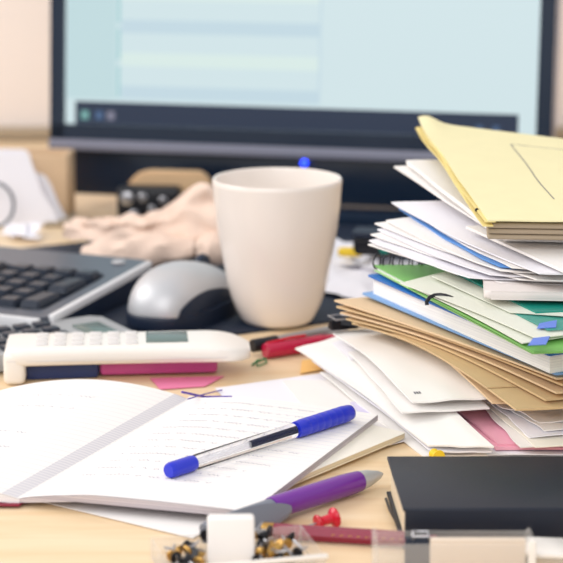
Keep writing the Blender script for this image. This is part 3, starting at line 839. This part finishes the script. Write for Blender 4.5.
bm = new(); prism(bm, round_poly([(-.009, -.01), (.011, -.01), (.011, .014), (-.009, .014)], .002, 4), .010, .0115, .0005); obj('top', bm, M['whiteplastic'], wt, local=True)
for q in ((-.009, .011, -.01, -.0085), (-.009, .011, .0125, .014), (-.009, -.0075, -.0085, .0125), (.0095, .011, -.0085, .0125)):
    bm = new(); box(bm, *q, 0, .0101, .0003); obj('side', bm, M['clearbox'], wt, local=True)

# ============================================================ the big stack at the right
# ---- bottom layer: jumbled papers on the desk
g = 'papers at the bottom of the big stack'
low = [
 ([(430, 402, .004), (470, 457, .001), (700, 462, .001), (640, 400, .004)], 'paper', 'lowest white sheet of the big stack, behind the black book'),
 ([(436, 400, .006), (482, 455, .0025), (690, 452, .004), (630, 396, .006)], 'paper_cool', 'pale sheet just above the lowest sheet of the big stack'),
 ([(444, 400, .010), (496, 449, .0045), (680, 447, .007), (620, 396, .009)], 'rose', 'pink sheet in the bottom of the big stack, lower one'),
 ([(446, 399, .0125), (498, 444, .0065), (672, 443, .009), (612, 392, .0115)], 'rose', 'pink sheet in the bottom of the big stack, upper one'),
 ([(476, 400, .0145), (520, 447, .0085), (670, 440, .011), (620, 392, .0135)], 'paper', 'white sheet directly on the pink sheets'),
 ([(480, 399, .0160), (534, 446, .0100), (668, 442, .0125), (626, 392, .015)], 'paper_warm', 'cream sheet low in the right part of the big stack'),
 ([(484, 398, .0175), (530, 436, .0125), (660, 430, .0145), (626, 388, .0165)], 'paper_cool', 'bluish white sheet between the cream sheet and crumpled papers'),
 ([(488, 397, .0195), (545, 430, .0150), (650, 425, .0165), (626, 386, .018)], 'paper', 'crumpled white sheet under the kraft envelopes, second from their underside'),
 ([(482, 396, .0215), (538, 421, .0180), (650, 418, .0185), (626, 382, .020)], 'paper', 'crumpled white sheet right under the kraft envelopes'),
]
for i, (c, m, lab) in enumerate(low):
    sheet('paper_sheet', c, M[m], lab, group=g, nz=.0012 if i < 6 else .0024, seed=20 + i, th=.0006 if m != 'rose' else .0014)

# ---- white envelopes fanned to the left
g = 'white envelopes fanned out under the kraft envelopes'
envs = [
 ([(320, 372, .006), (424, 456, .001), (488, 455, .003), (400, 366, .010)], 'envelope', 'lowest white envelope fanned left of the pink sheets', 0),
 ([(312, 360, .010), (432, 452, .0035), (492, 451, .008), (384, 348, .016)], 'paper_cool', 'thin greyish envelope beneath the long white one', .002),
 ([(295, 348, .013), (428, 446, .0065), (494, 446, .012), (352, 332, .021)], 'envelope', 'long white envelope reaching furthest left of all', .003),
 ([(348, 352, .021), (402, 412, .017), (490, 408, .020), (400, 338, .025)], 'paper', 'white envelope with grey folded corner in middle of the fan', .001),
 ([(333, 333, .027), (412, 402, .022), (492, 397, .026), (428, 322, .033)], 'envelope', 'upper white envelope lying right under the kraft envelopes', .004),
]
for i, (c, m, lab, bl) in enumerate(envs):
    e = sheet('envelope', c, M[m], lab, 'envelope', g, bulge=bl, nz=.0008, seed=40 + i, th=.0009)
    if i == 2:
        f = quad_f(c, bulge=bl, nz=.0008, seed=42)
        bm = grid_sheet(lambda s, t: f(.05 + s * .2, .55 + t * .3 - s * .1) + Vector((0, 0, .0006)), 6, 6, .0003)
        obj('window_print', bm, M['paper_cool'], e, 'grey printed window')  # window patch of the envelope, printed in its own grey
    if i == 4:
        f4 = quad_f(c, bulge=bl, nz=.0008, seed=44)
        for k in range(3):
            bm = grid_sheet(lambda s, t: f4(.9 + t * .02, .12 + k * .03 + s * .018) + Vector((0, 0, .0004)), 2, 2, .0002); obj('postmark', bm, M['print'], e, 'tiny grey print')

# ---- kraft envelopes
g = 'kraft envelopes in the big stack'
kr = [
 ([(378, 330, .0345), (492, 402, .0265), (640, 402, .028), (560, 310, .036)], 'kraft_l', 'lowest light brown envelope of the kraft layer', .0085),
 ([(352, 322, .0385), (516, 409, .0300), (660, 402, .032), (560, 300, .040)], 'kraft', 'brown envelope whose corner hangs nearest the black book', .0075),
 ([(346, 318, .0425), (545, 399, .0345), (680, 388, .036), (570, 292, .044)], 'kraft', 'brown envelope third from bottom of the kraft layer', .0060),
 ([(340, 312, .0465), (556, 392, .0390), (690, 378, .040), (580, 288, .048)], 'kraft_l', 'light brown envelope in the middle of the kraft layer', .0045),
 ([(336, 306, .0505), (562, 384, .0435), (700, 370, .044), (590, 284, .052)], 'kraft', 'brown envelope second from top of the kraft layer', .003),
 ([(334, 300, .0545), (556, 378, .0475), (700, 366, .048), (590, 278, .0555)], 'kraft_l', 'topmost light brown envelope right beneath the blue book', .0015),
]
for i, (c, m, lab, bl) in enumerate(kr):
    e = sheet('kraft_envelope', c, M[m], lab, 'envelope', g, bulge=bl, nz=.0006, seed=60 + i, th=.0012)
    if i == 1:
        f = quad_f(c, bulge=bl, nz=.0006, seed=61)
        bm = grid_sheet(lambda s, t: f(.28 + s * .57, -.015 + t * .10 * (1 + s)) + Vector((0, 0, .0009)), 16, 4, .0006)
        obj('flap', bm, M['kraft'], e)
# dark clips at left tip
for i, (u, v, z, rz, lab) in enumerate(((343, 328, .030, 20, 'black binder clip at the left tip of the kraft envelopes, left one'), (356, 325, .033, -25, 'black binder clip at the left tip of the kraft envelopes, right one'))):
    p = at(u, v, z)
    t = thing('binder_clip', lab, 'binder clip', tuple(p), R(rz), 'black binder clips by the kraft envelopes')
    bm = new(); pts = [(-.0042, 0), (.0042, 0), (.001, .006), (-.001, .006)]
    fa = [bm.verts.new((-.009, y, z_)) for y, z_ in pts]; fb = [bm.verts.new((.009, y, z_)) for y, z_ in pts]
    bm.faces.new(fa); bm.faces.new(fb[::-1])
    for k in range(4): bm.faces.new((fa[k], fa[(k + 1) % 4], fb[(k + 1) % 4], fb[k]))
    obj('body', bm, M['black'], t, local=True)
    for s_ in (-1, 1):
        bm = new(); tube(bm, [(-.005, s_ * .001, .006), (-.008, s_ * .006, .0075), (.006, s_ * .007, .0078), (.005, s_ * .001, .006)], .0006, 6); obj('handle', bm, M['steel'], t, 'steel wire handle', local=True)

# ---- blue book
A, B = at(367, 275, .0705), at(549, 355, .0645)
def tilted(o, A, B, za, zb):      # lower the near end of a flat slab so it rests sloping
    pass
r = rect(Vector((A.x, A.y)), Vector((B.x, B.y)), .16)
bbk = thing('blue_book', 'thick book with blue cover and white pages in the stack', 'book', (B.x, B.y, .05))
TILT = .006
def slab(pts, z0, z1, bev, name, m, par, label=None, **k):
    bm = new(); prism(bm, pts, z0, z1, bev)
    ab = (Vector(B[:2]) - Vector(A[:2])); LL = ab.length; ab.normalize()
    for v in bm.verts:
        s = (Vector((v.co.x, v.co.y)) - Vector(A[:2])).dot(ab) / LL
        v.co.z -= TILT * s
    return obj(name, bm, m, par, label, **k)
slab(inset(r, .003), .0588, .0695, 0, 'page_block', M['pages'], bbk, 'white page block')
slab(round_poly(r, .002, 3), .0695, .0709, .0005, 'top_cover', M['blue'], bbk)
r2 = rect(Vector((A.x - .0035, A.y + .0015)), Vector((B.x + .005, B.y + .004)), .155)
slab(round_poly(r2, .002, 3), .0574, .0587, .0004, 'bottom_cover', M['lblue'], bbk, 'pale blue back cover')

# ---- green spiral notebook
gA, gB = at(374, 269, .0735), at(532, 351, .0695)
gr_ = [Vector(gA[:2]), Vector(gB[:2]), Vector(gB[:2]) + Vector((.16, .025)), Vector(gA[:2]) + Vector((.16, .012))]
gn = thing('spiral_notebook', 'green spiral notebook lying on the blue book', 'notebook', (gB.x, gB.y, .065))
TILT = .0045
slab(gr_, .0722, .0730, .0002, 'back_cover', M['lgreen'], gn, 'pale green back cover')
slab(inset(gr_, .0015), .0730, .0752, 0, 'page_block', M['pages'], gn)
slab(gr_, .0752, .0762, .0002, 'front_cover', M['green'], gn)
gtop = .0762
n_ring = 13
for i in range(n_ring):
    p = gA + Vector((.002 + i * .0062, .004 + i * .0002, 0)); cz = .0775
    bm = new(); tube(bm, [(p.x + .0026 * math.cos(t), p.y + .0046 * math.cos(t), cz + .0042 * math.sin(t)) for t in [k * 2 * math.pi / 14 for k in range(14)]], .0005, 6, True)
    obj('ring', bm, M['black'], gn, 'black wire ring' if i == 0 else None)
# green folder fold + translucent sleeves with blue tabs
g = 'green plastic folders'
sheet('green_folder', [(408, 287, .0792), (534, 352, .0735), (700, 345, .075), (560, 268, .082)], M['green'], 'green plastic folder lying on the spiral notebook, near edge curled', 'folder', bulge=.001, nz=.0003, seed=80, th=.0010)
sheet('clear_sleeve', [(416, 289, .0810), (522, 343, .0765), (640, 325, .0785), (500, 272, .084)], M['film'], 'translucent plastic sleeve over the green folder, lower one', 'plastic sleeve', 'milky plastic sleeves', bulge=.001, th=.0005)
c2 = [(400, 283, .0828), (536, 338, .0785), (640, 326, .0800), (480, 262, .086)]
e = sheet('clear_sleeve', c2, M['film'], 'translucent plastic sleeve with blue index tabs, upper one', 'plastic sleeve', 'milky plastic sleeves', bulge=.001, th=.0005)
for k, cc_ in enumerate((((528, 345, .0800), (533, 338, .0800), (550, 336, .0802), (546, 344, .0802)), ((537, 328, .0808), (540, 322, .0810), (557, 320, .0812), (556, 327, .0812)))):
    bm = grid_sheet(quad_f([cc_[0], cc_[3], cc_[2], cc_[1]]), 4, 4, .0004); obj('index_tab', bm, M['tab'], e, 'blue index tab')
p = at(440, 304, .0775)
bm = new(); tube(bm, [p + Vector(q) for q in ((-.0078, -.0035, .0002), (-.0080, -.0030, .0020), (-.006, -.0005, .0042), (-.003, .001, .005), (0, .001, .0052), (.003, 0, .0050), (.006, -.002, .0044), (.009, -.005, .0034), (.0115, -.009, .002))], .0012, 8)
obj('elastic_band', bm, M['black'], None, 'black elastic loop at the edge of the green folder', 'elastic band')
# teal folder
sheet('teal_folder', [(455, 272, .0880), (536, 312, .0835), (700, 306, .0850), (620, 250, .0900)], M['teal'], 'teal plastic folder between green notebook and white papers', 'folder', th=.0012, nz=.0004, seed=84)
sheet('clear_sleeve', [(432, 276, .0862), (510, 312, .0825), (600, 318, .083), (520, 262, .0875)], M['film'], 'translucent sleeve lying under the teal folder', 'plastic sleeve', 'milky plastic sleeves', th=.0005)
sheet('teal_film', [(442, 277, .0845), (548, 330, .0805), (700, 322, .081), (600, 258, .0865)], mat('teal_film', (70, 176, 160), .3, alpha=.55), 'see-through teal sheet covering back half of the plastic sleeves', 'plastic sheet', th=.0004)
# rolled white folded leaflet
A, B = at(484, 297, .0885), at(640, 300, .0885)
bm = new(); prism(bm, round_poly(rect(A, B, .10), .004, 4), .0870, .0920, .0023, 4)
obj('folded_leaflet', bm, M['leaflet'], None, 'thick folded white leaflet with rounded edge on teal folder', 'leaflet')

# ---- fan of white papers
g = 'white papers fanned between leaflet and yellow folder'
fan = [
 ((368, 244, .0925), (500, 282, 0.0925), (700, 290, 0.0925), (530, 215, .099), 'paper', 'lowest paper of the white fan in the big stack'),
 ((369, 240, .0945), (470, 277, 0.0940), (690, 284, 0.0940), (530, 212, .101), 'paper_cool', 'second lowest paper of the white fan'),
 ((371, 234, .0970), (520, 279, 0.0955), (700, 284, 0.0955), (530, 208, .103), 'paper', 'white fan paper just above the second lowest'),
 ((377, 229, .0990), (490, 274, 0.0970), (700, 281, 0.0970), (535, 206, .105), 'paper_cool', 'fourth paper from bottom of the white fan'),
 ((374, 223, .1015), (536, 279, 0.0985), (700, 281, 0.0985), (535, 203, .107), 'paper', 'middle paper of the white fan with far left tip'),
 ((386, 220, .1035), (500, 270, 0.1000), (700, 278, 0.1000), (540, 200, .109), 'paper', 'paper just under the blue sheet of the white fan'),
 ((399, 208, .1065), (500, 266, 0.1015), (700, 274, 0.1015), (545, 200, .112), 'bluepaper', 'blue sheet showing inside the white fan'),
 ((406, 207, .1080), (512, 267, 0.1030), (700, 272, 0.1030), (550, 198, .1135), 'paper', 'white fan paper right above the blue sheet'),
 ((392, 202, .1110), (540, 273, 0.1045), (700, 270, 0.1045), (560, 196, .1145), 'paper_cool', 'large top paper of the white fan with sharp left tip'),
]
for i, (a_, b_, c_, d_, m, lab) in enumerate(fan):
    sheet('fanned_paper', [a_, b_, c_, d_], M[m], lab, 'paper', g, bulge=(-.0010 - .0002 * i), zs=100, nz=.0012, seed=100 + i * 3, th=.0008)
sheet('fanned_paper', [(466, 226, .1115), (563, 270, .1068), (700, 268, .107), (600, 220, .112)], M['paper'], 'narrow white document crossing on top of the fan', 'paper', g, nz=.0004, seed=150, th=.0016)

# ---- white folded bundle under yellow folder
g = 'folded white documents under the yellow folder'
sheet('folded_document', [(394, 166, .126), (505, 239, .1120), (700, 244, .112), (520, 165, .122)], M['paper'], 'white folded document with pointed tip under yellow folder', 'document', g, nz=.0006, seed=160, th=.0012)
sheet('folded_document', [(406, 160, .1305), (498, 232, .1165), (700, 240, .1160), (520, 160, .1255)], M['envelope'], 'thick white document with rounded corner under yellow folder', 'document', g, nz=.0006, seed=163, th=.0030)
g = 'grey-brown folded sheets under yellow folder'
for k, lab in enumerate(('lowest grey-brown folded sheet under the yellow folder', 'middle grey-brown folded sheet under the yellow folder', 'topmost grey-brown folded sheet under the yellow folder')):
    z = .1155 + k * .0036
    A, B = at(487, 239.5 - k * 5.6, z), at(700, 243 - k * 5.6, z)
    bm = new(); prism(bm, round_poly(rect(A, B, .20), .002, 3), z, z + .0032, .0014, 3)
    obj('folded_sheet', bm, M['taupe'], None, lab, 'folded sheet', g)

# ---- yellow folder
yf = thing('yellow_folder', 'pale yellow card folder on top of the big stack', 'folder', tuple(at(487, 226, .1265)))
yc = [(418, 121, .148), (488, 220, .1285), (700, 222, .1285), (640, 148, .134)]
yq = quad_f(yc, nz=.0010, seed=170)
def ytop(s, t):
    p = yq(s, t); p.z += .0022 * math.exp(-((s) / .04) ** 2) * math.exp(-((t - .03) / .05) ** 2) - .003 * max(0, 1 - t / .02) * 0
    p.z += .0025 * math.exp(-((t - .05) / .06) ** 2) * math.exp(-(s / .12) ** 2)
    return p
tf = obj('front_flap', grid_sheet(ytop, 40, 40, .0008), M['manila'], yf)
for k in range(2):
    def edge(s, t, k=k):
        p = yq(.03 + s * .97, 0) ; p.x += -.0028 + k * .0012 + t * .006; p.z -= .0028 - k * .0013 + .0008 * math.sin(s * 9 + k * 2); return p
    obj('back_flap' if k == 0 else 'inner_flap', grid_sheet(edge, 30, 4, .0007), M['manila_edge'], yf, 'darker yellow folded edge')
def line_on(par, pts, wd=.0003):
    bm = new(); prev = None
    for i in range(len(pts) - 1):
        for j in range(9):
            s = pts[i][0] + (pts[i + 1][0] - pts[i][0]) * j / 8; t = pts[i][1] + (pts[i + 1][1] - pts[i][1]) * j / 8
            p = ytop(s, t) + Vector((0, 0, .0002)); a_ = bm.verts.new(p + Vector((wd, wd * .3, .0001))); b_ = bm.verts.new(p - Vector((wd, wd * .3, 0)))
            if prev: bm.faces.new((prev[0], a_, b_, prev[1]))
            prev = (a_, b_)
    obj('printed_line', bm, M['print'], par, 'thin dark printed frame line')
line_on(tf, [(.80, .385), (.17, .375), (.17, .95)])
line_on(tf, [(.6, .62), (.17, .62)])
bm = new(); p = yq(.9, 0) + Vector((-.0015, 0, -.0012)); lathe(bm, [(.0001, 0), (.0011, 0), (.0011, .001), (.0001, .0012)], Matrix.Translation(p) @ Matrix.Rotation(R(90), 4, 'X'), 10)
obj('rivet', bm, M['black'], yf, 'tiny dark rivet')
